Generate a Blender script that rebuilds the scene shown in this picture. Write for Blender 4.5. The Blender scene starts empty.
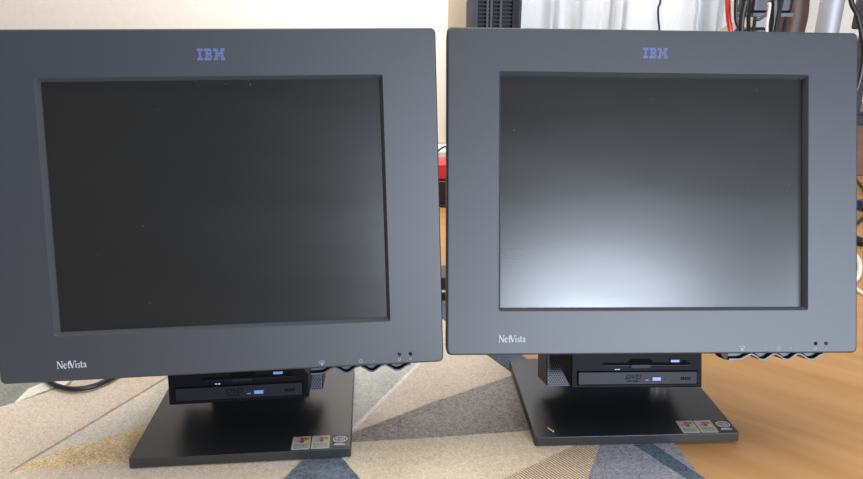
import bpy, bmesh, math, random
from mathutils import Vector, Matrix

random.seed(7)
S = bpy.context.scene
COL = S.collection

# ------------------------------------------------------------------ camera
CAM_H = 0.4231
F = 653.624
# world -> camera rotation measured from the place
W2C = Matrix(((0.99999, 0.00122, 0.00382), (-0.00401, 0.30505, 0.95233), (0.0, -0.95233, 0.30506)))
cd = bpy.data.cameras.new('camera')
cam = bpy.data.objects.new('camera', cd)
COL.objects.link(cam)
cd.sensor_width = 36
cd.lens = F / 863 * 36
cd.clip_start = 0.01
cam.matrix_world = Matrix.Translation((0, 0, CAM_H)) @ W2C.transposed().to_4x4()
S.camera = cam

# ------------------------------------------------------------------ world, lights, exposure
w = bpy.data.worlds.new('world')
S.world = w
w.use_nodes = True
w.node_tree.nodes['Background'].inputs[0].default_value = (1.0, 0.985, 1.0, 1)
w.node_tree.nodes['Background'].inputs[1].default_value = 0.27


def area(name, loc, target, sx, sy, power, col=(1, 1, 1), spread=180):
    l = bpy.data.lights.new(name, 'AREA')
    l.shape = 'RECTANGLE'
    l.size = sx
    l.size_y = sy
    l.energy = power
    l.color = col
    l.spread = math.radians(spread)
    o = bpy.data.objects.new(name, l)
    COL.objects.link(o)
    o.location = loc
    d = Vector(target) - Vector(loc)
    o.rotation_euler = d.to_track_quat('-Z', 'Y').to_euler()
    return o


# daylight through the window of the room behind the viewer
area('daylight_window', (1.06, -2.0, 0.56), (0.2, 0.6, 0.3), 0.72, 0.50, 84, (0.76, 0.85, 1.0))
area('right_fill_light', (2.5, -1.6, 0.42), (0.4, 0.6, 0.25), 0.9, 0.7, 52, (0.72, 0.83, 1.0))  # added bluish light from the right, lifts the right bezel and screen edge
# soft light off the white ceiling
area('ceiling_glow', (-0.1, 0.7, 2.4), (-0.1, 0.7, 0), 2.4, 2.0, 66, (1.0, 0.985, 0.96))
# daylight outside the curtained window
area('daylight_outside', (0.75, 3.3, 1.1), (0.65, 0, 0.5), 1.8, 2.0, 92, (0.95, 0.98, 1.0))
# added light with no known lamp behind it, brightens the wall's middle
area('wall_wash_light', (0.0, 2.0, 1.35), (0.0, 2.6, 0.45), 0.4, 0.4, 18, (1.0, 0.97, 0.95))

S.view_settings.view_transform = 'Standard'
S.view_settings.look = 'None'
S.view_settings.exposure = 0.0
S.view_settings.gamma = 1.0
S.view_settings.use_curve_mapping = False


# ------------------------------------------------------------------ helpers
def s2l(c):
    return tuple(((x / 255) / 12.92 if x / 255 <= 0.04045 else ((x / 255 + 0.055) / 1.055) ** 2.4) for x in c)


def mat(name, rgb, rough=0.5, spec=0.5, metal=0.0, noise=0.0, nscale=40.0, bump=0.0, bscale=800.0, ior=None, rgb2=None):
    """procedural material; rgb given as sRGB bytes"""
    m = bpy.data.materials.new(name)
    m.use_nodes = True
    nt = m.node_tree
    b = nt.nodes['Principled BSDF']
    c = s2l(rgb)
    b.inputs['Roughness'].default_value = rough
    b.inputs['Specular IOR Level'].default_value = spec
    b.inputs['Metallic'].default_value = metal
    if ior:
        b.inputs['IOR'].default_value = ior
    tc = nt.nodes.new('ShaderNodeTexCoord')
    n = nt.nodes.new('ShaderNodeTexNoise')
    n.inputs['Scale'].default_value = nscale
    n.inputs['Detail'].default_value = 4
    nt.links.new(tc.outputs['Object'], n.inputs['Vector'])
    r = nt.nodes.new('ShaderNodeValToRGB')
    k = max(noise, 0.02)
    c2 = s2l(rgb2) if rgb2 else tuple(x * (1 + k) for x in c)
    c1 = c if rgb2 else tuple(x * (1 - k) for x in c)
    r.color_ramp.elements[0].position = 0.35
    r.color_ramp.elements[1].position = 0.65
    r.color_ramp.elements[0].color = (*c1, 1)
    r.color_ramp.elements[1].color = (*c2, 1)
    nt.links.new(n.outputs['Fac'], r.inputs['Fac'])
    nt.links.new(r.outputs['Color'], b.inputs['Base Color'])
    if bump:
        n2 = nt.nodes.new('ShaderNodeTexNoise')
        n2.inputs['Scale'].default_value = bscale
        n2.inputs['Detail'].default_value = 3
        nt.links.new(tc.outputs['Object'], n2.inputs['Vector'])
        bp = nt.nodes.new('ShaderNodeBump')
        bp.inputs['Strength'].default_value = bump
        bp.inputs['Distance'].default_value = 0.001
        nt.links.new(n2.outputs['Fac'], bp.inputs['Height'])
        nt.links.new(bp.outputs['Normal'], b.inputs['Normal'])
    return m


def rug_mat(name, a, b_, scale=900, low=14, weave=None, bump=0.6):
    """pile or flat weave: fine fibre speckle times slow mottling, optional weave rows"""
    m = bpy.data.materials.new(name)
    m.use_nodes = True
    nt = m.node_tree
    N, L = nt.nodes.new, nt.links.new
    bs = nt.nodes['Principled BSDF']
    bs.inputs['Roughness'].default_value = 0.95
    bs.inputs['Specular IOR Level'].default_value = 0.1
    tc = N('ShaderNodeTexCoord')
    n1 = N('ShaderNodeTexNoise'); n1.inputs['Scale'].default_value = scale; n1.inputs['Detail'].default_value = 2
    n2 = N('ShaderNodeTexNoise'); n2.inputs['Scale'].default_value = low; n2.inputs['Detail'].default_value = 3
    n3 = N('ShaderNodeTexNoise'); n3.inputs['Scale'].default_value = 170; n3.inputs['Detail'].default_value = 3
    for n in (n1, n2, n3):
        L(tc.outputs['Object'], n.inputs['Vector'])
    mx = N('ShaderNodeMath'); mx.operation = 'MULTIPLY_ADD'
    mx.inputs[1].default_value = 0.6
    L(n1.outputs['Fac'], mx.inputs[0])
    m2 = N('ShaderNodeMath'); m2.operation = 'MULTIPLY'; m2.inputs[1].default_value = 0.25
    L(n2.outputs['Fac'], m2.inputs[0])
    m3 = N('ShaderNodeMath'); m3.operation = 'MULTIPLY_ADD'; m3.inputs[1].default_value = 0.25
    L(n3.outputs['Fac'], m3.inputs[0]); L(m2.outputs[0], m3.inputs[2])
    L(m3.outputs[0], mx.inputs[2])
    fac = mx.outputs[0]
    if weave:
        ang, ws, amt = weave
        mp = N('ShaderNodeMapping'); mp.inputs['Rotation'].default_value = (0, 0, ang)
        L(tc.outputs['Object'], mp.inputs['Vector'])
        wv = N('ShaderNodeTexWave'); wv.inputs['Scale'].default_value = ws
        wv.inputs['Distortion'].default_value = 1.2; wv.inputs['Detail'].default_value = 2
        wv.inputs['Detail Scale'].default_value = 3
        L(mp.outputs[0], wv.inputs['Vector'])
        m4 = N('ShaderNodeMath'); m4.operation = 'MULTIPLY_ADD'; m4.inputs[1].default_value = amt
        L(wv.outputs['Fac'], m4.inputs[0])
        m5 = N('ShaderNodeMath'); m5.operation = 'SUBTRACT'; m5.inputs[1].default_value = amt / 2
        L(fac, m4.inputs[2]); L(m4.outputs[0], m5.inputs[0])
        fac = m5.outputs[0]
    r = N('ShaderNodeValToRGB')
    r.color_ramp.elements[0].position = 0.34
    r.color_ramp.elements[1].position = 0.72
    r.color_ramp.elements[0].color = (*s2l(a), 1)
    r.color_ramp.elements[1].color = (*s2l(b_), 1)
    L(fac, r.inputs['Fac']); L(r.outputs['Color'], bs.inputs['Base Color'])
    bp = N('ShaderNodeBump'); bp.inputs['Strength'].default_value = bump; bp.inputs['Distance'].default_value = 0.002
    L(fac, bp.inputs['Height']); L(bp.outputs['Normal'], bs.inputs['Normal'])
    return m


WM = {}      # world matrix of every object built


def link(name, bm, m, parent=None, M=None, smooth=True, bevel=0.0, segs=2):
    me = bpy.data.meshes.new(name)
    bmesh.ops.recalc_face_normals(bm, faces=bm.faces)
    bm.to_mesh(me)
    bm.free()
    for x in (m if isinstance(m, (list, tuple)) else [m]):
        me.materials.append(x)
    o = bpy.data.objects.new(name, me)
    COL.objects.link(o)
    M = M or Matrix()
    if parent:
        o.parent = parent
        o.matrix_parent_inverse = WM[parent].inverted()
    o.matrix_basis = M
    WM[o] = M
    if smooth:
        for p in me.polygons:
            p.use_smooth = True
        me.set_sharp_from_angle(angle=math.radians(35))
    if bevel:
        b = o.modifiers.new('bevel', 'BEVEL')
        b.width = bevel
        b.segments = segs
        b.limit_method = 'ANGLE'
        b.angle_limit = math.radians(40)
        b.harden_normals = True
    return o


def thing(name, label, cat, M=None, group=None):
    o = bpy.data.objects.new(name, None)
    COL.objects.link(o)
    o.empty_display_size = 0.05
    M = M or Matrix()
    o.matrix_basis = M
    WM[o] = M
    return tag(o, label, cat, group)


def tag(o, label, cat, group=None):
    o['label'] = label
    o['category'] = cat
    if group:
        o['group'] = group
    return o


def structure(o):
    o['kind'] = 'structure'
    return o


def box(bm, x0, x1, y0, y1, z0, z1, mi=0):
    v = [bm.verts.new(p) for p in ((x0, y0, z0), (x1, y0, z0), (x1, y1, z0), (x0, y1, z0),
                                   (x0, y0, z1), (x1, y0, z1), (x1, y1, z1), (x0, y1, z1))]
    for f in ((0, 3, 2, 1), (4, 5, 6, 7), (0, 1, 5, 4), (1, 2, 6, 5), (2, 3, 7, 6), (3, 0, 4, 7)):
        bm.faces.new([v[i] for i in f]).material_index = mi


def prism(bm, pts, z0, z1, mi=0):
    """extrude a 2D outline between two heights"""
    a = [bm.verts.new((p[0], p[1], z0)) for p in pts]
    b = [bm.verts.new((p[0], p[1], z1)) for p in pts]
    n = len(pts)
    bm.faces.new(list(reversed(a))).material_index = mi
    bm.faces.new(b).material_index = mi
    for i in range(n):
        bm.faces.new([a[i], a[(i + 1) % n], b[(i + 1) % n], b[i]]).material_index = mi


def rrect(x0, x1, y0, y1, r, n=6):
    pts = []
    for cx, cy, a0 in ((x1 - r, y1 - r, 0), (x0 + r, y1 - r, 90), (x0 + r, y0 + r, 180), (x1 - r, y0 + r, 270)):
        for k in range(n + 1):
            a = math.radians(a0 + 90 * k / n)
            pts.append((cx + r * math.cos(a), cy + r * math.sin(a)))
    return pts


def loft(bm, rings, cap=True, mi=0):
    vs = [[bm.verts.new(p) for p in r] for r in rings]
    n = len(rings[0])
    for a, b in zip(vs, vs[1:]):
        for i in range(n):
            bm.faces.new([a[i], a[(i + 1) % n], b[(i + 1) % n], b[i]]).material_index = mi
    if cap:
        bm.faces.new(list(reversed(vs[0]))).material_index = mi
        bm.faces.new(vs[-1]).material_index = mi


def smooth_path(pts, per=8):
    P = [Vector(p) for p in pts]
    P = [P[0] * 2 - P[1]] + P + [P[-1] * 2 - P[-2]]
    out = []
    for i in range(1, len(P) - 2):
        a, b, c, d = P[i - 1:i + 3]
        for k in range(per):
            t = k / per
            out.append(0.5 * (2 * b + (c - a) * t + (2 * a - 5 * b + 4 * c - d) * t * t + (3 * b - a - 3 * c + d) * t ** 3))
    out.append(P[-2])
    return out


def tube(bm, pts, r, n=10, per=8, mi=0):
    P = smooth_path(pts, per) if per else [Vector(p) for p in pts]
    rings = []
    up = Vector((0.13, 0.31, 0.94)).normalized()
    for i, p in enumerate(P):
        t = (P[min(i + 1, len(P) - 1)] - P[max(i - 1, 0)]).normalized()
        s = t.cross(up)
        if s.length < 1e-4:
            s = t.cross(Vector((1, 0, 0)))
        s.normalize()
        u = s.cross(t).normalized()
        up = u
        rr = r(i / (len(P) - 1)) if callable(r) else r
        rings.append([p + (s * math.cos(2 * math.pi * k / n) + u * math.sin(2 * math.pi * k / n)) * rr for k in range(n)])
    loft(bm, rings, mi=mi)


def disc(bm, cx, cy, r, z0, z1, n=20, mi=0):
    prism(bm, [(cx + r * math.cos(2 * math.pi * k / n), cy + r * math.sin(2 * math.pi * k / n)) for k in range(n)], z0, z1, mi)


def ring(bm, cx, cy, r0, r1, z0, z1, n=28, ry=1.0, mi=0):
    vs = []
    for k in range(n):
        c, s = math.cos(2 * math.pi * k / n), math.sin(2 * math.pi * k / n) * ry
        vs.append([bm.verts.new((cx + r * c, cy + r * s, z)) for r, z in ((r0, z0), (r1, z0), (r1, z1), (r0, z1))])
    for k in range(n):
        a, b = vs[k], vs[(k + 1) % n]
        for j in range(4):
            bm.faces.new([a[j], a[(j + 1) % 4], b[(j + 1) % 4], b[j]]).material_index = mi


def stroke(bm, pts, wd, z0, z1, mi=0):
    """a pen stroke of width wd (number or list) as a thin raised strip"""
    P = [Vector((p[0], p[1])) for p in pts]
    n = len(P)
    W = wd if isinstance(wd, (list, tuple)) else [wd] * n
    L, R = [], []
    for i in range(n):
        t = (P[min(i + 1, n - 1)] - P[max(i - 1, 0)]).normalized()
        s = Vector((-t.y, t.x)) * W[i] / 2
        L.append(P[i] + s)
        R.append(P[i] - s)
    for i in range(n - 1):
        prism(bm, [R[i], R[i + 1], L[i + 1], L[i]], z0, z1, mi)


def text_mesh(body, size, shear=0.0):
    cu = bpy.data.curves.new('lettering', 'FONT')
    cu.body = body
    cu.size = size
    cu.shear = shear
    cu.extrude = 0.00005
    cu.align_x = 'CENTER'
    cu.align_y = 'CENTER'
    cu.resolution_u = 3
    o = bpy.data.objects.new('lettering', cu)
    COL.objects.link(o)
    dg = bpy.context.evaluated_depsgraph_get()
    me = bpy.data.meshes.new_from_object(o.evaluated_get(dg))
    bm = bmesh.new()
    bm.from_mesh(me)
    bpy.data.objects.remove(o)
    bpy.data.curves.remove(cu)
    bpy.data.meshes.remove(me)
    return bm


C2W = W2C.transposed()


def ray(u, v):
    return C2W @ Vector(((u - 431.5) / F, (239.5 - v) / F, -1))


def fl(u, v, z=0.0):
    """point of the floor plane z seen at pixel (u, v)"""
    d = ray(u, v)
    return Vector((0, 0, CAM_H)) + d * ((z - CAM_H) / d.z)


def at(u, v, y):
    """point at distance y seen at pixel (u, v)"""
    d = ray(u, v)
    return Vector((0, 0, CAM_H)) + d * (y / d.y)


FLOOR = -0.0036
RUG = -0.0004

# ------------------------------------------------------------------ materials
M_BEZ = mat('charcoal_plastic', (28, 33, 41), 0.50, 0.88, noise=0.05, nscale=25, bump=0.10, bscale=1800)
M_CHAM = mat('lit_charcoal_border', (66, 67, 70), 0.5, 0.4, bump=0.08, bscale=1800)  # colour raised to imitate light caught by the sloping border
M_HOUS = mat('black_housing_plastic', (20, 21, 24), 0.45, 0.25, bump=0.12, bscale=1500)
M_DRIVE = mat('black_drive_plastic', (16, 16, 19), 0.4, 0.04, bump=0.08, bscale=1500)
M_TRAY = mat('drive_tray_plastic', (26, 28, 34), 0.4, 0.12, noise=0.1, nscale=60)
M_GRILLE = mat('grey_grille_plastic', (58, 64, 78), 0.5, 0.5)
M_HOLE = mat('grille_holes', (12, 12, 14), 0.8, 0.2)
M_PLATE = mat('satin_black_plate', (32, 33, 33), 0.36, 0.7, noise=0.08, nscale=18, bump=0.05, bscale=1500)
M_LOGO = mat('blue_logo', (90, 104, 150), 0.45)
M_NAME = mat('pale_lettering', (170, 176, 184), 0.5)
M_ICON = mat('faint_icon_print', (125, 134, 150), 0.5)
M_BLUE = mat('blue_eject_button', (104, 128, 186), 0.4)
M_DARK = mat('dark_lens', (14, 12, 14), 0.6, 0.1)
M_LENS2 = mat('amber_lens', (56, 34, 32), 0.6, 0.1)
M_SLOT = mat('slot_black', (5, 5, 6), 0.7, 0.05)
M_BTN = mat('button_plastic', (66, 70, 80), 0.32, 0.6)
M_STK = mat('silver_sticker', (186, 184, 166), 0.45, 0.5, noise=0.08, nscale=300)
M_STK_B = mat('black_sticker', (18, 18, 20), 0.35)
M_STK_W = mat('sticker_white_print', (215, 215, 212), 0.4)
M_STK_T = mat('sticker_grey_print', (112, 112, 104), 0.5)
M_RED = mat('sticker_red', (205, 70, 40), 0.4)
M_GREEN = mat('sticker_green', (90, 150, 50), 0.4)
M_BLU = mat('sticker_blue', (50, 80, 165), 0.4)
M_YEL = mat('sticker_yellow', (225, 180, 40), 0.4)
M_CABLE = mat('black_cable_rubber', (22, 22, 24), 0.38)
M_WCABLE = mat('white_cable_rubber', (222, 218, 208), 0.4)
M_RCABLE = mat('red_cable_rubber', (225, 60, 50), 0.4)
M_DUST = mat('dust_speck', (190, 190, 185), 0.9)


def screen_material():
    """matt LCD face: a little uneven in its gloss where it has been wiped"""
    m = bpy.data.materials.new('matt_screen_glass')
    m.use_nodes = True
    nt = m.node_tree
    N, L = nt.nodes.new, nt.links.new
    b = nt.nodes['Principled BSDF']
    b.inputs['Base Color'].default_value = (0.008, 0.008, 0.0075, 1)
    b.inputs['IOR'].default_value = 1.52
    tc = N('ShaderNodeTexCoord')
    mp = N('ShaderNodeMapping')
    mp.inputs['Scale'].default_value = (5, 22, 1)
    mp.inputs['Rotation'].default_value = (0, 0, 0.25)
    L(tc.outputs['Object'], mp.inputs['Vector'])
    n = N('ShaderNodeTexNoise')
    n.inputs['Scale'].default_value = 1.0
    n.inputs['Detail'].default_value = 3
    L(mp.outputs[0], n.inputs['Vector'])
    mr = N('ShaderNodeMapRange')
    mr.inputs['From Min'].default_value = 0.3
    mr.inputs['From Max'].default_value = 0.7
    mr.inputs['To Min'].default_value = 0.27
    mr.inputs['To Max'].default_value = 0.31
    L(n.outputs['Fac'], mr.inputs['Value'])
    L(mr.outputs[0], b.inputs['Roughness'])
    return m


M_SCREEN = screen_material()

# ------------------------------------------------------------------ structure: floor, wall, window, curtain


def wood_material():
    m = bpy.data.materials.new('oak_laminate')
    m.use_nodes = True
    nt = m.node_tree
    N, L = nt.nodes.new, nt.links.new
    b = nt.nodes['Principled BSDF']
    b.inputs['Roughness'].default_value = 0.42
    b.inputs['Specular IOR Level'].default_value = 0.4
    tc = N('ShaderNodeTexCoord')
    mp = N('ShaderNodeMapping')
    mp.inputs['Scale'].default_value = (3, 34, 1)
    m0 = N('ShaderNodeMapping')
    m0.inputs['Rotation'].default_value = (0, 0, math.radians(40))
    L(tc.outputs['Object'], m0.inputs['Vector'])
    L(m0.outputs[0], mp.inputs['Vector'])
    n = N('ShaderNodeTexNoise')
    n.inputs['Scale'].default_value = 1
    n.inputs['Detail'].default_value = 7
    n.inputs['Distortion'].default_value = 0.6
    L(mp.outputs[0], n.inputs['Vector'])
    r = N('ShaderNodeValToRGB')
    r.color_ramp.elements[0].position = 0.3
    r.color_ramp.elements[1].position = 0.7
    r.color_ramp.elements[0].color = (*s2l((168, 122, 72)), 1)
    r.color_ramp.elements[1].color = (*s2l((188, 142, 90)), 1)
    L(n.outputs['Fac'], r.inputs['Fac'])
    L(r.outputs['Color'], b.inputs['Base Color'])
    return m


bm = bmesh.new()
box(bm, -3.2, 3.2, -0.5, 2.7, -0.06, FLOOR)
structure(link('floor', bm, wood_material()))

M_WALL = mat('off_white_wall_paint', (226, 220, 210), 0.9, 0.2, bump=0.05, bscale=200)
WY = 2.6
bm = bmesh.new()
box(bm, -3.2, 0.16, WY, WY + 0.1, FLOOR, 2.3)
box(bm, 1.12, 3.2, WY, WY + 0.1, FLOOR, 2.3)
box(bm, 0.16, 1.12, WY, WY + 0.1, 2.0, 2.3)
structure(link('wall_back', bm, M_WALL))

# window with frame and pane behind the curtain
M_FRAME = mat('white_window_frame', (232, 232, 230), 0.5)
glass = bpy.data.materials.new('window_glass')
glass.use_nodes = True
g = glass.node_tree.nodes['Principled BSDF']
g.inputs['Transmission Weight'].default_value = 1.0
g.inputs['Roughness'].default_value = 0.0
g.inputs['IOR'].default_value = 1.05
bm = bmesh.new()
for a in ((0.16, 0.22, FLOOR, 2.0), (1.06, 1.12, FLOOR, 2.0), (0.61, 0.67, FLOOR, 2.0), (0.22, 1.06, FLOOR, 0.08), (0.22, 1.06, 1.94, 2.0)):
    box(bm, a[0], a[1], WY + 0.02, WY + 0.08, a[2], a[3])
win = structure(link('window_1', bm, M_FRAME))
bm = bmesh.new()
box(bm, 0.21, 1.07, WY + 0.045, WY + 0.055, 0.06, 1.95)
link('pane', bm, glass, win)

# tan strip of trim beside the grey wall corner
p0, p1 = at(448.5, 20, WY - 0.02), at(467, 20, WY - 0.02)
bm = bmesh.new()
box(bm, p0.x, p1.x + 0.02, WY - 0.03, WY, FLOOR, 2.2)
structure(link('trim_1', bm, mat('tan_door_trim', (178, 166, 144), 0.6), bevel=0.003))

# curtain -------------------------------------------------------------
cm = bpy.data.materials.new('sheer_white_curtain')
cm.use_nodes = True
nt = cm.node_tree
nt.nodes.remove(nt.nodes['Principled BSDF'])
d_ = nt.nodes.new('ShaderNodeBsdfDiffuse')
t_ = nt.nodes.new('ShaderNodeBsdfTranslucent')
mxs = nt.nodes.new('ShaderNodeMixShader')
nz = nt.nodes.new('ShaderNodeTexNoise')
nz.inputs['Scale'].default_value = 60
rr = nt.nodes.new('ShaderNodeValToRGB')
rr.color_ramp.elements[0].color = (0.66, 0.67, 0.69, 1)
rr.color_ramp.elements[1].color = (0.74, 0.75, 0.77, 1)
nt.links.new(nz.outputs['Fac'], rr.inputs['Fac'])
nt.links.new(rr.outputs[0], d_.inputs['Color'])
nt.links.new(rr.outputs[0], t_.inputs['Color'])
mxs.inputs[0].default_value = 0.5
nt.links.new(d_.outputs[0], mxs.inputs[1])
nt.links.new(t_.outputs[0], mxs.inputs[2])
nt.links.new(mxs.outputs[0], nt.nodes['Material Output'].inputs['Surface'])


def curtain(name, x0, x1, yc, folds, label):
    """folds: list of (centre x, half width, depth) towards the room"""
    bm = bmesh.new()
    n, rows = 160, 12
    vs = []
    for j in range(rows + 1):
        z = 0.02 + 1.9 * j / rows
        row = []
        for i in range(n + 1):
            x = x0 + (x1 - x0) * i / n
            y = yc + 0.006 * math.sin(x * 40)
            for c, hw, dep in folds:
                y -= 0.9 * dep * math.exp(-((x - c - 0.01 * math.sin(z * 3 + c * 9)) / hw) ** 2)
            row.append(bm.verts.new((x, y, z)))
        vs.append(row)
    for j in range(rows):
        for i in range(n):
            bm.faces.new([vs[j][i], vs[j][i + 1], vs[j + 1][i + 1], vs[j + 1][i]])
    o = link(name, bm, cm)
    s = o.modifiers.new('cloth', 'SOLIDIFY')
    s.thickness = 0.0012
    return tag(o, label, 'curtain')


cY = 2.52
fx = lambda u: at(u, 15, cY).x
curtain('curtain', fx(500), fx(722), cY,
        [(fx(552), 0.018, 0.05), (fx(563), 0.02, -0.03), (fx(576), 0.016, 0.05), (fx(605), 0.012, 0.04), (fx(618), 0.014, 0.03),
         (fx(650), 0.03, 0.02), (fx(690), 0.022, 0.06), (fx(704), 0.02, -0.03), (fx(714), 0.02, 0.05)],
        'sheer white curtain with soft vertical folds hanging behind the right-hand computer')

# ------------------------------------------------------------------ rug (one mesh, pattern as inlaid fields)
R_BASE = rug_mat('rug_beige_flatweave', (178, 158, 136), (226, 211, 192), 480, 10, (math.radians(55), 130, 0.28))
R_GREEN = rug_mat('rug_green_grey_pile', (108, 110, 98), (158, 158, 146), 520, 18)
R_LIGHT = rug_mat('rug_light_grey_pile', (176, 164, 146), (226, 218, 204), 520, 12)
R_OCHRE = rug_mat('rug_ochre_pile', (160, 122, 76), (242, 220, 178), 500, 26)
R_BLUE = rug_mat('rug_slate_blue_pile', (62, 72, 84), (128, 136, 146), 500, 30, bump=0.9)
R_CREAM = rug_mat('rug_cream_pile', (184, 164, 134), (228, 214, 190), 520, 14)
R_TAUPE = rug_mat('rug_taupe_pile', (108, 100, 93), (178, 170, 160), 450, 12, bump=0.8)
R_RIB = rug_mat('rug_ribbed_beige', (150, 124, 100), (222, 204, 180), 480, 12, (math.radians(-38), 105, 0.9))
R_BAND = rug_mat('rug_slate_blue_band', (50, 62, 76), (104, 118, 130), 500, 20, bump=1.0)
R_GREY = rug_mat('rug_blue_grey_pile', (98, 100, 110), (156, 156, 164), 500, 30, bump=0.9)
R_SILV = rug_mat('rug_silver_grey_pile', (160, 156, 146), (214, 210, 200), 520, 16)
R_WHITE = rug_mat('rug_white_line', (196, 188, 172), (240, 234, 222), 520, 30)
R_SEAM = rug_mat('rug_carved_seam', (150, 130, 108), (180, 160, 136), 520, 30)
RM = [R_BASE, R_GREEN, R_LIGHT, R_OCHRE, R_BLUE, R_CREAM, R_TAUPE, R_RIB, R_GREY, R_SILV, R_WHITE, R_SEAM, R_BAND]
bm = bmesh.new()
e0, e1 = fl(440, 300, RUG), fl(720, 488.5, RUG)
edge_dir = (e1 - e0).normalized()
far = e0 - edge_dir * 0.05
near = e1 + edge_dir * 0.25
outline = [(far.x, far.y), (-1.15, far.y - 0.62 + 0.55), (-1.15, 0.1), (near.x - 0.35, 0.1), (near.x, near.y)]
prism(bm, list(reversed(outline)), FLOOR + 0.0002, RUG - 0.0012, 0)
LV = [0]


def field(pts, mi, jit=0.0006):
    LV[0] += 1
    q = [fl(p[0], p[1], RUG) for p in pts]
    out = []
    for a, b in zip(q, q[1:] + q[:1]):          # tufted edges wander a little
        k = max(1, min(160, int((b - a).length / 0.0035)))
        nrm = Vector((-(b - a).y, (b - a).x, 0)).normalized() if (b - a).length > 1e-6 else Vector()
        for i in range(k):
            out.append(a.lerp(b, i / k) + nrm * (random.uniform(-1, 1) * jit if i else 0))
    prism(bm, [(p.x, p.y) for p in out], RUG - 0.0016, RUG - 0.0012 + LV[0] * 0.00005, mi)


field([(0, 406), (35, 395), (70, 384), (90, 350), (60, 335), (-200, 335), (-200, 470)], 1)
field([(14, 402), (50, 388), (66, 384), (74, 376), (60, 375), (28, 388)], 10)
field([(10, 471), (166, 377), (230, 345), (260, 380), (148, 432), (60, 456)], 2)
field([(10, 472), (22, 464), (50, 453.5), (74, 444.5), (98, 440), (122, 432), (147, 426), (200, 400), (230, 400), (200, 450), (128, 462), (65, 466)], 3, 0.0016)
field([(9, 470.5), (166, 376.2), (230, 340), (232, 342), (167, 377.6), (11, 471.5)], 11)
field([(352, 428), (424, 359), (450, 340), (400, 325), (300, 325), (300, 460)], 9)
field([(350, 430), (351.5, 427), (425, 355), (428, 356), (354.5, 428)], 10)
field([(342, 442), (352, 441), (440, 436), (535, 429), (610, 424), (606, 432), (573, 446), (520, 470.6), (480, 489), (440, 510), (390, 510), (361, 479), (340, 455)], 5)
field([(336, 440), (352, 433), (430, 403), (512, 375), (560, 356), (640, 400), (610, 424.5), (535, 429.5), (440, 436.5), (352, 441.5), (336, 443)], 6)
field([(573, 445.5), (608, 431), (606, 442), (587, 479), (570, 512), (430, 512), (480, 489), (520, 470.6)], 7)
field([(606, 430), (640, 400), (720, 500), (715, 515), (570, 512), (587, 479)], 8)
field([(305, 457), (312, 440), (335, 440), (342, 457), (361, 479), (384, 506), (256, 506), (283, 479)], 4)
# slate-blue band along the free edge
LV[0] += 1
inn = [fl(p[0], p[1], RUG) for p in ((430, 308), (487, 354), (510, 370.5), (632, 443), (688, 479), (745, 515))]
q = [(p.x, p.y) for p in inn] + [(near.x, near.y), (far.x, far.y)]
prism(bm, q, FLOOR + 0.0003, RUG, 12)
tag(link('rug', bm, RM, smooth=False),
    'patterned rug of beige, ochre, taupe and slate blue wedges under both computers', 'rug')

# ------------------------------------------------------------------ the two computers
OW, OH = 0.310, 0.2346            # opening
BL, BR, BT, BB = 0.0508, 0.0508, 0.0426, 0.0428


def arc(cx, cy, rx, ry, a0, a1, n=12):
    return [(cx + rx * math.cos(math.radians(a0 + (a1 - a0) * k / n)), cy + ry * math.sin(math.radians(a0 + (a1 - a0) * k / n))) for k in range(n + 1)]


def name_lettering(bm, x, y, h, sx, z0, z1):
    """serif maker's line name, letter by letter"""
    def st(pts, wd):
        ww = [q * h for q in wd] if isinstance(wd, list) else wd * h
        stroke(bm, [(x + (p[0] + ox) * h * sx, y + p[1] * h) for p in pts], ww, z0, z1)
    ox = 0.0                       # N
    st([(.12, 0), (.12, 1)], .06); st([(.10, 1), (.74, 0)], .15); st([(.74, 0), (.74, 1)], .06)
    st([(0, .97), (.2, .97)], .06); st([(0, .03), (.26, .03)], .06); st([(.6, .97), (.88, .97)], .06)
    ox = .92                       # e
    st(arc(.24, .31, .21, .31, 20, 330, 18), [.06] * 4 + [.12] * 11 + [.06] * 4); st([(.06, .36), (.44, .36)], .05)
    ox = 1.46                      # t
    st([(.14, .86), (.14, .12), (.2, .02), (.32, .05)], .12); st([(0, .6), (.34, .6)], .06)
    ox = 1.66                      # V
    st([(.1, 1), (.46, 0)], .16); st([(.46, 0), (.76, 1)], .06); st([(-.02, .97), (.26, .97)], .06); st([(.64, .97), (.9, .97)], .06)
    ox = 2.50                      # i
    st([(.1, 0), (.1, .64)], .12); st([(0, .03), (.22, .03)], .06); st([(0, .6), (.12, .6)], .06); st([(.1, .82), (.1, .94)], .12)
    ox = 2.80                      # s
    st([(.32, .5), (.2, .62), (.07, .52), (.1, .38), (.28, .26), (.32, .12), (.2, .01), (.03, .1)], .09)
    ox = 3.18                      # t
    st([(.14, .86), (.14, .12), (.2, .02), (.32, .05)], .12); st([(0, .6), (.34, .6)], .06)
    ox = 3.58                      # a
    st([(.05, .5), (.12, .6), (.26, .6), (.33, .48), (.33, .1), (.44, .02)], .11)
    st([(.33, .36), (.12, .27), (.05, .14), (.14, .02), (.33, .14)], .08)


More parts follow.
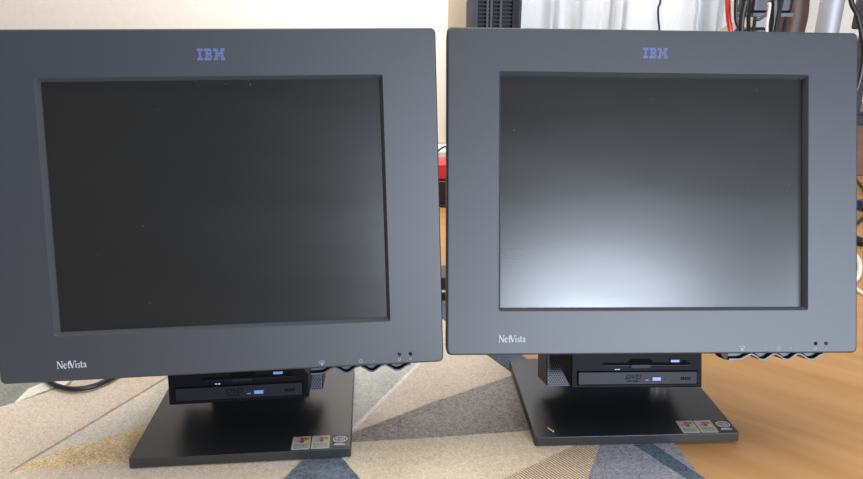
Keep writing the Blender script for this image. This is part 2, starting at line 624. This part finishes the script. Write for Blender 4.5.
LOGO_ROWS = [
    [(0, 9), (11, 22), (26, 32.5), (37.5, 44)],
    [(0, 9), (11, 23.5), (26, 33.3), (36.7, 44)],
    [(2.5, 6.5), (13.5, 17.5), (20, 24), (28.5, 34), (36, 41.5)],
    [(2.5, 6.5), (13.5, 22.5), (28.5, 41.5)],
    [(2.5, 6.5), (13.5, 22.5), (28.5, 32.5), (33.5, 36.5), (37.5, 41.5)],
    [(2.5, 6.5), (13.5, 17.5), (20, 24), (28.5, 32.5), (34, 36), (37.5, 41.5)],
    [(0, 9), (11, 23.5), (26, 32.5), (34.6, 35.4), (37.5, 44)],
    [(0, 9), (11, 22), (26, 32.5), (37.5, 44)],
]


def computer(head_loc, head_rot, base_xy, base_yaw, label, specks):
    HM = Matrix.Translation(head_loc) @ Matrix(head_rot).to_4x4()
    BM = Matrix.Translation((base_xy[0], base_xy[1], 0.0)) @ Matrix.Rotation(base_yaw, 4, 'Z')
    root = thing('desktop_computer', label, 'computer', BM, 'charcoal all-in-one computers side by side on the floor')

    # ---- foot plate with its stickers
    bm = bmesh.new()
    loft(bm, [[(p[0], p[1], z) for p in rrect(-0.1112 - e, 0.1108 + e, -0.0005 - e, 0.175 + e, 0.002)]
              for e, z in ((0.0006, RUG + 0.0001), (0.0005, RUG + 0.002), (0.0, 0.010))])
    plate = link('base_plate', bm, M_PLATE, root, BM, bevel=0.0006)
    zt = 0.0101
    for k, x in enumerate((0.0500, 0.0702)):
        bm = bmesh.new()
        prism(bm, rrect(x, x + 0.0188, 0.0014, 0.0240, 0.0008, 3), zt, zt + 0.0002, 0)
        z0, z1 = zt + 0.0002, zt + 0.0003
        fx0, fy0 = x + 0.0082, 0.0126
        for (i, j, mi) in ((0, 1, 1), (1, 1, 2), (0, 0, 3), (1, 0, 4)):
            a, b = fx0 + i * 0.0045, fy0 + j * 0.0045
            prism(bm, [(a, b), (a + 0.0041, b + 0.0003), (a + 0.0041, b + 0.0044), (a, b + 0.0041)], z0, z1, mi)
        for j in range(4):
            box(bm, x + 0.0030 + 0.0008 * j, x + 0.0082, 0.0139 + j * 0.0018, 0.0145 + j * 0.0018, z0, z1, 1 if j > 1 else 3)
        for j in range(4):
            px = x + 0.0022
            while px < x + 0.0165:
                l = random.uniform(0.001, 0.003)
                box(bm, px, min(px + l, x + 0.0170), 0.0030 + j * 0.0021, 0.0041 + j * 0.0021, z0, z1, 5)
                px += l + 0.0006
        box(bm, x + 0.003, x + 0.010, 0.0224, 0.0232, z0, z1, 5)
        link('certificate_sticker', bm, [M_STK, M_RED, M_GREEN, M_BLU, M_YEL, M_STK_T], plate, BM, smooth=False)
    bm = bmesh.new()
    prism(bm, rrect(0.0915, 0.1085, 0.0014, 0.0240, 0.0008, 3), zt, zt + 0.0002, 0)
    ring(bm, 0.1000, 0.0159, 0.0066, 0.0076, zt + 0.0002, zt + 0.0003, ry=0.72, mi=1)
    for body, cy, sz in (('intel', 0.0176, 0.0056), ('inside', 0.0142, 0.0045)):
        tb = text_mesh(body, sz)
        for v in tb.verts:
            v.co = Vector((0.1000 + v.co.x, cy + v.co.y, zt + 0.00025 + (0.0001 if v.co.z > 0 else 0)))
        for f in tb.faces:
            f.material_index = 1
        tm = bpy.data.meshes.new('t')
        tb.to_mesh(tm)
        tb.free()
        bm.from_mesh(tm)
        bpy.data.meshes.remove(tm)
    for j in range(2):
        box(bm, 0.0935 + j * 0.001, 0.1060 - j * 0.002, 0.0058 + j * 0.0018, 0.0066 + j * 0.0018, zt + 0.0002, zt + 0.0003, 1)
    o = link('processor_sticker', bm, [M_STK_B, M_STK_W], plate, BM, smooth=False)
    o['label'] = 'black sticker with white oval mark'

    # ---- stand arm rising from the plate to the housing
    bm = bmesh.new()
    prism(bm, rrect(-0.055, 0.055, 0.105, 0.160, 0.008), 0.0102, 0.10)
    link('stand_arm', bm, M_HOUS, root, BM, bevel=0.002)

    # ---- front bezel: frame with sloping inner border
    x0, x1, y0, y1 = -OW / 2 - BL, OW / 2 + BR, -OH / 2 - BB, OH / 2 + BT
    bm = bmesh.new()
    n = 6
    def R(off, z, r, hole=False):
        if hole:
            return [(p[0], p[1], z) for p in rrect(-OW / 2 + off, OW / 2 - off, -OH / 2 + off, OH / 2 - off, r, n)]
        return [(p[0], p[1], z) for p in rrect(x0 + off, x1 - off, y0 + off, y1 - off, r, n)]
    rings = [R(0.0005, -0.024, 0.005), R(0.0, -0.0022, 0.005), R(0.0003, -0.0010, 0.005), R(0.0010, -0.0003, 0.0045), R(0.0022, 0.0, 0.004),
             R(0.0, 0.0, 0.0022, True), R(0.0026, -0.0052, 0.0010, True), R(0.0028, -0.0075, 0.0008, True)]
    vs = [[bm.verts.new(p) for p in r] for r in rings]
    m = len(rings[0])
    for k, (a, b) in enumerate(zip(vs, vs[1:])):
        for i in range(m):
            f = bm.faces.new([a[i], a[(i + 1) % m], b[(i + 1) % m], b[i]])
            f.material_index = 1 if k >= 5 else 0
    bz = link('front_bezel', bm, [M_BEZ, M_CHAM], root, HM)
    wn = bz.modifiers.new('normals', 'WEIGHTED_NORMAL')
    wn.weight = 100
    wn.keep_sharp = True

    # striped logo
    bm = bmesh.new()
    lw, lh, cy = 0.0246, 0.0108, 0.1364
    for r_, segs in enumerate(LOGO_ROWS):
        yt = cy + lh / 2 - lh * r_ / 8
        for a, b in segs:
            box(bm, -lw / 2 + lw * a / 44, -lw / 2 + lw * b / 44, yt - lh / 8 * 0.68, yt, -0.0001, 0.00015)
    o = link('logo', bm, M_LOGO, bz, HM, smooth=False)
    o['label'] = 'blue striped three-letter logo'
    bm = bmesh.new()
    name_lettering(bm, -0.1547, -0.1474, 0.0068, 0.96, -0.0001, 0.00015)
    o = link('name_lettering', bm, M_NAME, bz, HM, smooth=False)
    o['label'] = 'small pale serif lettering'
    # icons and indicator lenses
    z0, z1 = -0.0001, 0.00012
    def icon(build):
        bm = bmesh.new()
        build(bm)
        link('control_icon', bm, M_ICON, bz, HM, smooth=False)
    def heart(b):
        ring(b, 0.0868, -0.1540, 0.0010, 0.0015, z0, z1); ring(b, 0.0892, -0.1540, 0.0010, 0.0015, z0, z1)
        prism(b, [(0.0857, -0.1546), (0.0880, -0.1577), (0.0903, -0.1546)], z0, z1)
    icon(heart)
    icon(lambda b: box(b, 0.1115, 0.1129, -0.1552, -0.1547, z0, z1))
    icon(lambda b: (ring(b, 0.1251, -0.1550, 0.0013, 0.0018, z0, z1)))
    icon(lambda b: (box(b, 0.1368, 0.1382, -0.1553, -0.1549, z0, z1), box(b, 0.13735, 0.13765, -0.1558, -0.1544, z0, z1)))
    icon(lambda b: (ring(b, 0.1627, -0.1552, 0.0008, 0.0013, z0, z1, ry=1.2)))
    icon(lambda b: (box(b, 0.1726, 0.1744, -0.1560, -0.1557, z0, z1), box(b, 0.1726, 0.1744, -0.1547, -0.1544, z0, z1),
                    box(b, 0.1726, 0.1729, -0.1560, -0.1544, z0, z1), box(b, 0.1741, 0.1744, -0.1560, -0.1544, z0, z1)))
    for k, x in enumerate((0.1627, 0.1735)):
        bm = bmesh.new()
        disc(bm, x, -0.1503, 0.0018, -0.001, 0.0003)
        link('indicator_light', bm, M_LENS2 if k == specks else M_DARK, bz, HM, smooth=False)

    # ---- screen
    bm = bmesh.new()
    box(bm, -OW / 2 + 0.0012, OW / 2 - 0.0012, -OH / 2 + 0.0012, OH / 2 - 0.0012, -0.0110, -0.0072)
    sc = link('screen', bm, M_SCREEN, root, HM, smooth=False)
    bm = bmesh.new()
    for _ in range(22):
        if random.random() < 0.5:
            px, py = random.uniform(-0.15, 0.15), random.uniform(0.109, 0.1145)
        else:
            px, py = random.uniform(-0.14, 0.14), random.uniform(-0.10, 0.11)
        disc(bm, px, py, random.uniform(0.0001, 0.00025), -0.0073, -0.0070, 6)
    o = link('dust', bm, M_DUST, sc, HM, smooth=False)
    o['kind'] = 'stuff'

    # ---- rear housing, tapering back
    bm = bmesh.new()
    def H(a, b, c, d, z, r):
        return [(p[0], p[1], z) for p in rrect(a, b, c, d, r, n)]
    loft(bm, [H(x0 + .004, x1 - .004, y0 + .006, y1 - .004, -0.018, 0.005), H(x0 + .004, x1 - .004, y0 + .006, y1 - .004, -0.034, 0.005),
              H(x0 + .03, x1 - .03, y0 + .03, y1 - .03, -0.048, 0.012), H(x0 + .06, x1 - .06, y0 + .05, y1 - .05, -0.125, 0.03)])
    link('rear_housing', bm, M_HOUS, root, HM)

    # ---- chassis block behind the drives with its perforated face
    bm = bmesh.new()
    box(bm, -0.0855, 0.0800, -0.2140, -0.05, -0.150, -0.1000)
    ch = link('chassis', bm, M_HOUS, root, HM, bevel=0.002)
    bm = bmesh.new()
    zf = -0.1000
    box(bm, -0.0845, 0.0790, -0.2130, -0.125, zf, zf + 0.0010, 0)
    rowk = 0
    yy = -0.2112
    while yy < -0.150:
        xx = -0.0828 + (0.0014 if rowk % 2 else 0)
        while xx < 0.078:
            if abs(xx) > 0.050:
                disc(bm, xx, yy, 0.00095, zf + 0.0009, zf + 0.00112, 6, 1)
            xx += 0.0028
        yy += 0.0024
        rowk += 1
    gr = link('ventilation_grille', bm, [M_GRILLE, M_HOLE], ch, HM, smooth=False)
    gr['label'] = 'grey perforated grille'

    # ---- drive bay
    bm = bmesh.new()
    sec = [(-0.2040, -0.047), (-0.1590, -0.047), (-0.1590, -0.0975), (-0.1680, -0.0975), (-0.2040, -0.0490)]
    tp = lambda z: max(0.0, (-0.047 - z) / 0.0505) * 0.0125
    loft(bm, [[(-0.0708 - tp(z), y, z) for y, z in sec], [(0.0693 + tp(z) * 0.5, y, z) for y, z in sec]])
    bay = link('drive_bay', bm, M_DRIVE, root, HM, bevel=0.0012)
    # the optical drive: sunken outline, tray front, engraved disc mark, blue button
    bm = bmesh.new()
    box(bm, -0.0648, 0.0640, -0.2008, -0.1858, -0.0470, -0.0464)
    dv = link('disc_drive', bm, M_SLOT, root, HM, smooth=False)
    bm = bmesh.new()
    prism(bm, rrect(-0.0638, 0.0630, -0.1998, -0.1868, 0.0008, 3), -0.0466, -0.0448)
    link('tray_front', bm, M_TRAY, dv, HM, bevel=0.0004)
    bm = text_mesh('DVD', 0.0085, 0.35)
    for v in bm.verts:
        v.co = Vector((-0.006 + v.co.x * 0.95, -0.1922 + v.co.y * 0.85, -0.0447 + (0.0001 if v.co.z > 0 else -0.0001)))
    ring(bm, -0.006, -0.1964, 0.0040, 0.0066, -0.0449, -0.0446, ry=0.13)
    link('disc_mark', bm, M_SLOT, dv, HM, smooth=False)
    bm = bmesh.new()
    prism(bm, rrect(0.0145, 0.0238, -0.1960, -0.1922, 0.0006, 3), -0.0450, -0.0436)
    link('eject_button', bm, M_BLUE, dv, HM, bevel=0.0003)['label'] = 'light blue eject button'
    bm = bmesh.new()
    box(bm, 0.0075, 0.0110, -0.1958, -0.1950, -0.0449, -0.0446, 0)
    disc(bm, 0.0282, -0.1944, 0.0006, -0.0449, -0.0446, 8, 1)
    for k in range(5):
        box(bm, 0.0455 + k * 0.0022, 0.0469 + k * 0.0022, -0.1955, -0.1925, -0.0449, -0.0446, 1)
    link('drive_print', bm, [M_ICON, M_SLOT], dv, HM, smooth=False)
    # the floppy drive: slot with sunken middle
    bm = bmesh.new()
    prism(bm, rrect(-0.0370, 0.0560, -0.1800, -0.1772, 0.0005, 3), -0.0472, -0.0466, 0)
    prism(bm, [(-0.0110, -0.1780), (-0.0080, -0.1735), (0.0140, -0.1735), (0.0170, -0.1780), (0.0140, -0.1832), (-0.0080, -0.1832)], -0.0472, -0.0465, 0)
    prism(bm, [(-0.0085, -0.1815), (-0.0060, -0.1795), (0.0120, -0.1795), (0.0145, -0.1815), (0.0120, -0.1828), (-0.0060, -0.1828)], -0.0470, -0.0455, 1)
    box(bm, -0.0375, 0.0565, -0.1806, -0.1800, -0.0470, -0.0460, 1)
    fd = link('floppy_drive', bm, [M_SLOT, M_TRAY], root, HM, smooth=False)
    bm = bmesh.new()
    prism(bm, rrect(0.0345, 0.0440, -0.1768, -0.1740, 0.0006, 3), -0.0470, -0.0445)
    link('eject_button', bm, M_BLUE, fd, HM, bevel=0.0003)['label'] = 'light blue eject button'
    bm = bmesh.new()
    box(bm, 0.0485, 0.0525, -0.1778, -0.1750, -0.0470, -0.0464, 0)
    link('latch', bm, M_SLOT, fd, HM, smooth=False)
    bm = bmesh.new()
    box(bm, -0.0245, -0.0225, -0.1848, -0.1838, -0.0470, -0.0467)
    box(bm, -0.0217, -0.0192, -0.1848, -0.1838, -0.0470, -0.0467)
    link('activity_print', bm, M_NAME, fd, HM, smooth=False)

    # ---- wavy control buttons below the bezel
    segs = [[(0.0765, -.1650), (0.0825, -.1650), (0.0890, -.1645), (0.0950, -.1612), (0.0995, -.1598)],
            [(0.0998, -.1598), (0.1050, -.1625), (0.1085, -.1650), (0.1125, -.1655), (0.1160, -.1635), (0.1205, -.1605), (0.1242, -.1598)],
            [(0.1245, -.1598), (0.1295, -.1625), (0.1330, -.1650), (0.1370, -.1655), (0.1405, -.1635), (0.1450, -.1605), (0.1487, -.1598)],
            [(0.1490, -.1598), (0.1540, -.1625), (0.1575, -.1650), (0.1615, -.1655), (0.1650, -.1645), (0.1695, -.1615), (0.1735, -.1605)]]
    for s in segs:
        P = smooth_path([(a, b, 0) for a, b in s], 4)
        bm = bmesh.new()
        prism(bm, [(p.x, -0.1583) for p in P] + [(p.x, p.y) for p in reversed(P)], -0.022, -0.0075, 0)
        prism(bm, [(p.x, p.y + 0.0010) for p in P] + [(p.x, p.y - 0.0008) for p in reversed(P)], -0.022, -0.0050, 1)
        prism(bm, [(p.x, p.y - 0.0006) for p in P] + [(p.x, p.y - 0.0020) for p in reversed(P)], -0.020, -0.0035, 2)
        link('control_button', bm, [M_BEZ, M_SLOT, M_BTN], root, HM)
    bm = bmesh.new()
    prism(bm, [(0.0560, -0.158), (0.0768, -0.158), (0.0768, -0.1672), (0.0745, -0.1672), (0.0715, -0.1645), (0.0690, -0.1605), (0.0560, -0.1605)], -0.022, -0.0060)
    link('button_bracket', bm, M_HOUS, root, HM, smooth=False)
    return root


computer((0.22021, 0.62809, 0.2721),
         ((0.99911, -0.00267, 0.0421), (0.04093, 0.30252, -0.95226), (-0.01019, 0.95314, 0.30236)),
         (0.2230, 0.6046), 0.0471,
         'right-hand charcoal all-in-one computer, its screen catching a bright glare, its foot half on wood', 1)
computer((-0.19704, 0.58744, 0.26796),
         ((0.99481, -0.02925, 0.09749), (0.1015, 0.21455, -0.97142), (0.0075, 0.97627, 0.21641)),
         (-0.1938, 0.5697), 0.0909,
         'left-hand charcoal all-in-one computer with a nearly black screen, standing fully on the rug', 0)

# ------------------------------------------------------------------ black mains cable on the rug, left
bm = bmesh.new()
tube(bm, [fl(p[0], p[1], RUG + 0.0035) for p in ((52, 355), (42, 368), (44, 377), (56, 385.5), (72, 389), (90, 387), (106, 381), (122, 372), (135, 360))], 0.0033, 12)
tag(link('power_cable', bm, M_CABLE), 'thick black cable looping out on the rug under the left-hand computer', 'cable')

# ------------------------------------------------------------------ tower fan
tx0, tx1 = at(467, 15, 2.25).x, at(522, 15, 2.25).x
tcx, tr = (tx0 + tx1) / 2 + 0.004, (tx1 - tx0) / 2 * 1.02
TM = Matrix.Translation((tcx, 2.33, FLOOR))
tf = thing('tower_fan', 'dark slatted tower fan standing before the white curtain, above the right-hand computer', 'fan', TM)
M_FAN = mat('dark_navy_fan_plastic', (10, 12, 20), 0.5, 0.3)
M_FAN2 = mat('grey_fan_side', (56, 60, 70), 0.5, 0.3)
bm = bmesh.new()
disc(bm, 0, 0, 0.13, 0.0, 0.012, 40)
disc(bm, 0, 0, 0.05, 0.012, 0.05, 24)
link('base', bm, M_FAN, tf, TM, bevel=0.003)
bm = bmesh.new()
prof = [(-tr, 0.03), (-tr, -0.02), (-tr * 0.82, -0.055), (-tr * 0.62, -0.06), (-tr * 0.6, -0.035), (tr * 0.6, -0.035), (tr * 0.62, -0.06), (tr * 0.86, -0.055), (tr, -0.02), (tr, 0.03), (tr * .7, 0.085), (-tr * .7, 0.085)]
a = [bm.verts.new((p[0], p[1], 0.05)) for p in prof]
b = [bm.verts.new((p[0], p[1], 0.86)) for p in prof]
for i in range(len(prof)):
    f = bm.faces.new([a[i], a[(i + 1) % len(prof)], b[(i + 1) % len(prof)], b[i]])
    f.material_index = 1 if i in (0, 1, 2) else 0
bm.faces.new(a)
bm.faces.new(b)
link('body', bm, [M_FAN, M_FAN2], tf, TM, smooth=False)
bm = bmesh.new()
M_SLAT = mat('fan_slats', (14, 18, 28), 0.5, 0.3)
for k in range(62):
    z = 0.09 + k * 0.0122
    box(bm, -tr * 0.60, tr * 0.60, -0.058, -0.046, z, z + 0.0055)
link('slat_grille', bm, M_SLAT, tf, TM, smooth=False)
bm = bmesh.new()
for x in (-tr * 0.28, -tr * 0.14, tr * 0.2):
    box(bm, x - 0.0035, x + 0.0035, -0.063, -0.0585, 0.07, 0.85)
link('upright', bm, M_FAN2, tf, TM, smooth=False)
bm = bmesh.new()
prism(bm, [(p[0] * 1.0, p[1]) for p in ((-tr, 0.03), (-tr, -0.02), (-tr * 0.8, -0.06), (tr * 0.8, -0.06), (tr, -0.02), (tr, 0.03), (tr * .7, 0.085), (-tr * .7, 0.085))], 0.86, 0.885)
link('cap', bm, M_FAN, tf, TM, smooth=False)

# ------------------------------------------------------------------ silver upright pole
bm = bmesh.new()
a, b = at(826.5, 33, 1.8), at(832.5, 0, 1.8)
zd = (b - a) / (b.z - a.z)
lo = a + zd * (FLOOR + 0.006 - a.z)
hi = a + zd * (1.15 - a.z)
pm = Matrix.Translation(lo)
pole = thing('metal_stand', 'brushed silver metal upright beside the brown leg above the right-hand computer', 'stand', pm)
tube(bm, [lo, hi], 0.0285, 28, 0)
link('tube', bm, mat('brushed_silver', (176, 178, 184), 0.55, metal=0.5), pole, Matrix())
bm = bmesh.new()
disc(bm, lo.x, lo.y, 0.065, FLOOR, FLOOR + 0.012, 36)
link('foot', bm, mat('silver_foot', (150, 152, 158), 0.4, metal=0.8), pole, Matrix(), bevel=0.003)

# ------------------------------------------------------------------ brown curved leg
M_BROWN = mat('glossy_brown_wood', (66, 48, 38), 0.45, 0.4, rgb2=(86, 62, 48), nscale=14)
bm = bmesh.new()
yb = 1.75
pts = [(768, 300), (776, 150), (781, 70), (788, 33), (792, 12), (792, -12), (782, -40), (764, -80)]
cpt = [at(u, v, yb) for u, v in pts]
base = fl(768, 300)
cpt[0] = Vector((cpt[1].x - 0.02, yb, FLOOR))
tube(bm, cpt, lambda t: 0.034 + 0.004 * math.sin(math.pi * t), 24, 8)
tag(link('curved_wooden_leg', bm, M_BROWN), 'glossy dark brown curved wooden leg beside the bundle of cables', 'furniture leg')

# ------------------------------------------------------------------ taupe cushion behind the cables
bm = bmesh.new()
c = at(748, 28, 2.2)
rings = []
for j in range(13):
    t = -1 + 2 * j / 12
    rad = (1 - abs(t) ** 3) ** 0.5 if abs(t) < 1 else 0.05
    rad = max(rad, 0.05)
    rings.append([(c.x + 0.125 * rad * math.cos(2 * math.pi * k / 32), c.y + 0.10 * rad * math.sin(2 * math.pi * k / 32), 0.235 + 0.235 * t) for k in range(32)])
loft(bm, rings)
tag(link('floor_cushion', bm, mat('taupe_fabric', (158, 142, 128), 0.9, 0.1, bump=0.3, bscale=400)), 'taupe upright cushion behind the hanging red cable', 'cushion')

# ------------------------------------------------------------------ power strip held up among the cables, with adapter
SM = Matrix.Translation((0, 0, 0))
c = at(766, 6, 1.6)
M_PS = mat('black_strip_plastic', (24, 24, 27), 0.35)
DM = Matrix.Translation((c.x, 1.6, FLOOR))
ht = c.z - FLOOR
rk = thing('wire_rack', 'thin black rack standing on the floor under the cable box', 'rack', DM)
for sx in (-0.035, 0.035):
    for sy in (-0.03, 0.03):
        bm = bmesh.new()
        tube(bm, [(c.x + sx, 1.6 + sy, FLOOR), (c.x + sx, 1.6 + sy, c.z - 0.024)], 0.004, 10, 0)
        link('leg', bm, M_PS, rk, Matrix())
bm = bmesh.new()
box(bm, c.x - 0.045, c.x + 0.045, 1.56, 1.64, c.z - 0.024, c.z - 0.016)
link('shelf', bm, M_PS, rk, Matrix())
bm = bmesh.new()
prism(bm, rrect(c.x - 0.052, c.x + 0.046, 1.562, 1.638, 0.012), c.z - 0.0155, c.z + 0.03)
tag(link('cable_box', bm, M_PS, bevel=0.006), 'black box with cables dangling from it, left of the brown leg', 'box')
bm = bmesh.new()
prism(bm, rrect(at(742, 30, 1.7).x, at(762, 30, 1.7).x, 1.67, 1.75, 0.008), FLOOR, at(750, 27, 1.7).z)
tag(link('adapter_block', bm, M_PS, bevel=0.01), 'black block poking up beneath the cable box', 'adapter')
# white paper between the cables
pa, pb = at(755, 24, 1.9), at(773, 24, 1.9)
bm = bmesh.new()
box(bm, pa.x, pb.x, 1.90, 1.915, FLOOR, at(760, 7, 1.9).z)
tag(link('white_board', bm, mat('pale_board', (205, 212, 224), 0.5)), 'pale blue-white panel showing between the black cables', 'panel')


def cable(pts, y, r, m, label, name='cable', per=8, drop=True):
    bm = bmesh.new()
    P = []
    for p in pts:
        yy = p[2] if len(p) > 2 else y
        P.append(at(p[0], p[1], yy))
    if drop:
        e = P[-1]
        P.append(Vector((e.x, e.y, max(FLOOR + r + 0.03, e.z * 0.4))))
        P.append(Vector((e.x, e.y - 0.002, FLOOR + 0.001)))
    tube(bm, P, r, 10, per)
    return tag(link(name, bm, m), label, 'cable')


cable([(726, -30), (727.5, 0), (728.5, 18), (730.5, 33), (731, 60)], 1.5, 0.0055, M_RCABLE, 'bright red cable hanging beside the white curtain', 'red_cable')
cable([(660.5, -25), (660.5, 0), (658.3, 8), (658.3, 18), (659.5, 31), (660, 60)], 1.9, 0.0028, M_CABLE, 'thin dark cable hanging alone before the white curtain', 'thin_cable')
cable([(737, -30), (736, 0), (736, 18), (738, 26), (741, 30), (745, 60)], 1.48, 0.0042, M_CABLE, 'leftmost black cable, next to the red cable', 'black_cable')
cable([(747, -20), (745, 0), (742, 15), (741, 30), (741, 60)], 1.44, 0.0058, M_CABLE, 'thick black cable, second from the red cable', 'black_cable')
cable([(752, -20), (750.5, 0), (748.5, 16), (748.5, 33), (748, 60)], 1.51, 0.0042, M_CABLE, 'black cable hanging just left of the cable box', 'black_cable')
cable([(769, 3), (769.8, 5), (768.5, 15), (767, 24), (767, 33), (768, 60)], 1.42, 0.003, M_WCABLE, 'white cable hanging down in front of the cable box', 'white_cable')
cable([(774, 0), (774, 18), (772.5, 33), (772, 60)], 1.46, 0.0095, M_CABLE, 'thickest black cable, right of the white cable', 'black_cable')
cable([(784, -15), (781, 3), (778, 18), (775.5, 33), (772, 60)], 1.42, 0.0045, M_CABLE, 'slanting black cable in front of the brown leg', 'black_cable')
cable([(754, 19), (759, 19.5), (764, 16), (768, 12)], 1.52, 0.003, M_CABLE, 'short black cable curving across the pale panel', 'short_cable', drop=False)
cable([(846, -40), (851, 0), (857, 14), (861.5, 32), (863.5, 50), (862, 70), (857.5, 88), (852, 105)], 1.3, 0.0046, M_CABLE, 'long black cable bowing out past the right-hand computer', 'bowed_cable')

# ------------------------------------------------------------------ dark bag at the top right
c = at(875, -5, 1.9) + Vector((0.05, 0, 0))
bm = bmesh.new()
prism(bm, rrect(c.x - 0.058, c.x + 0.12, 1.86, 1.98, 0.02), 0.43, 0.75)
tag(link('dark_speaker_box', bm, mat('dark_speaker_case', (38, 34, 34), 0.5), bevel=0.006), 'dark box cut off at the upper right corner', 'box')

# ------------------------------------------------------------------ low brown bench with black top, right
bm = bmesh.new()
k0 = at(859, 150, 2.0).x
BN = Matrix.Translation((k0 + 0.2, 2.2, FLOOR))
bench = thing('low_bench', 'low brown wooden bench with a black top past the right-hand computer', 'bench', BN)
zt = at(857, 118, 2.0).z
box(bm, k0 - 0.05, k0 + 0.9, 1.98, 2.36, zt - 0.02, zt + 0.012)
link('top', bm, mat('black_bench_top', (28, 27, 28), 0.4), bench, Matrix(), bevel=0.003)
bm = bmesh.new()
box(bm, k0 - 0.04, k0 + 0.89, 2.0, 2.34, FLOOR, zt - 0.02)
link('body', bm, mat('brown_bench_wood', (112, 82, 62), 0.5, noise=0.15, nscale=12), bench, Matrix(), bevel=0.003)
# support for the dark box: slim post on the bench
bm = bmesh.new()
box(bm, c.x + 0.02, c.x + 0.05, 2.02, 2.05, zt + 0.0125, 0.80)
box(bm, c.x + 0.0, c.x + 0.09, 1.99, 2.10, zt + 0.0122, zt + 0.02)
tag(link('slim_stand', bm, M_PS), 'slim black stand rising from the low bench', 'stand')

# cables and plug on the floor past the right-hand computer
def floor_cable(pts, r, m, label, name):
    bm = bmesh.new()
    tube(bm, [fl(p[0], p[1], FLOOR + r) + Vector((0, 0, p[2] if len(p) > 2 else 0)) for p in pts], r, 10, 8)
    tag(link(name, bm, m), label, 'cable')


floor_cable([(848, 170), (858, 182), (866, 192), (878, 200)], 0.004, M_CABLE, 'black cable running down to the blue plug', 'black_cable')
floor_cable([(850, 228), (858, 222), (866, 216), (880, 214)], 0.004, M_CABLE, 'black cable just below the blue plug', 'black_cable')
floor_cable([(835, 240), (850, 238), (862, 242), (876, 244)], 0.009, M_CABLE, 'thick black cable above the white loop', 'thick_black_cable')
floor_cable([(846, 252), (856, 256), (860, 266), (857, 278), (846, 284)], 0.0042, M_WCABLE, 'white cable bulging out as a loop', 'white_cable')
floor_cable([(846, 284), (856, 289), (864, 294), (880, 300)], 0.0035, M_WCABLE, 'white cable trailing below the white loop', 'white_cable')
bm = bmesh.new()
c = fl(868, 211, FLOOR)
prism(bm, rrect(c.x - 0.022, c.x + 0.06, c.y - 0.02, c.y + 0.02, 0.006), FLOOR + 0.0004, FLOOR + 0.026)
tag(link('blue_plug', bm, mat('navy_plug', (34, 54, 98), 0.4), bevel=0.004), 'dark blue plug lying among the cables on the wood', 'plug')

# ------------------------------------------------------------------ clutter seen between the two computers
c = fl(450, 206, FLOOR)
bm = bmesh.new()
z1 = at(445, 181, c.y).z
prism(bm, rrect(c.x - 0.06, c.x + 0.09, c.y, c.y + 0.12, 0.01), FLOOR + 0.0003, z1)
tag(link('black_box', bm, mat('black_case', (26, 27, 32), 0.35), bevel=0.005), 'black case on the wood under the red box between the computers', 'box')
bm = bmesh.new()
z2 = at(445, 165, c.y).z
prism(bm, [(c.x - 0.06, c.y + 0.01), (c.x + 0.09, c.y + 0.01), (c.x + 0.08, c.y + 0.11), (c.x - 0.05, c.y + 0.11)], z1 + 0.0006, z2)
tag(link('red_box', bm, mat('red_case', (212, 40, 48), 0.45), bevel=0.004), 'bright red box on the black case between the computers', 'box')
bm = bmesh.new()
d2 = at(445, 150, 1.95)
prism(bm, rrect(d2.x - 0.07, d2.x + 0.10, 1.93, 2.05, 0.02), FLOOR + 0.0003, at(445, 150, 1.93).z)
tag(link('white_box', bm, mat('pale_grey_case', (206, 206, 208), 0.5), bevel=0.01), 'pale grey box behind the red box', 'box')
bm = bmesh.new()
tube(bm, [at(432, 158, 1.7), at(438, 151, 1.7), at(446, 146.5, 1.7), at(456, 150, 1.7), at(462, 158, 1.7)], 0.0025, 8)
tag(link('looped_cable', bm, M_CABLE), 'thin black cable arching over the red box', 'cable')
floor_cable([(425, 203), (440, 205.5), (455, 207), (470, 207)], 0.0035, M_CABLE, 'thin black cable on the wood before the black case', 'black_cable')
c = fl(445, 303, FLOOR)
for k, (za, zb, mm, lab) in enumerate(((0.0, 0.016, M_PS, 'lower of two black adapters between the computers'), (0.0195, 0.042, M_PS, 'upper of two black adapters between the computers'))):
    bm = bmesh.new()
    prism(bm, rrect(c.x - 0.035, c.x + 0.07, c.y + 0.008, c.y + 0.068, 0.005), FLOOR + 0.0004 + za, FLOOR + zb)
    tag(link('power_adapter', bm, mm, bevel=0.003), lab, 'adapter', 'black adapters stacked between the computers')
bm = bmesh.new()
box(bm, c.x - 0.033, c.x + 0.068, c.y + 0.006, c.y + 0.066, FLOOR + 0.0164, FLOOR + 0.0192)
tag(link('white_card', bm, M_WCABLE), 'white card sandwiched between the two black adapters', 'card')
# wood splinter on the right foot plate
bm = bmesh.new()
a = fl(548, 428, 0.0112); b = fl(553.5, 431.5, 0.0112)
tube(bm, [a, b], 0.0009, 6, 0)
tag(link('splinter', bm, mat('straw', (208, 180, 130), 0.7)), 'tiny straw-coloured splinter lying on the right-hand foot plate', 'splinter')
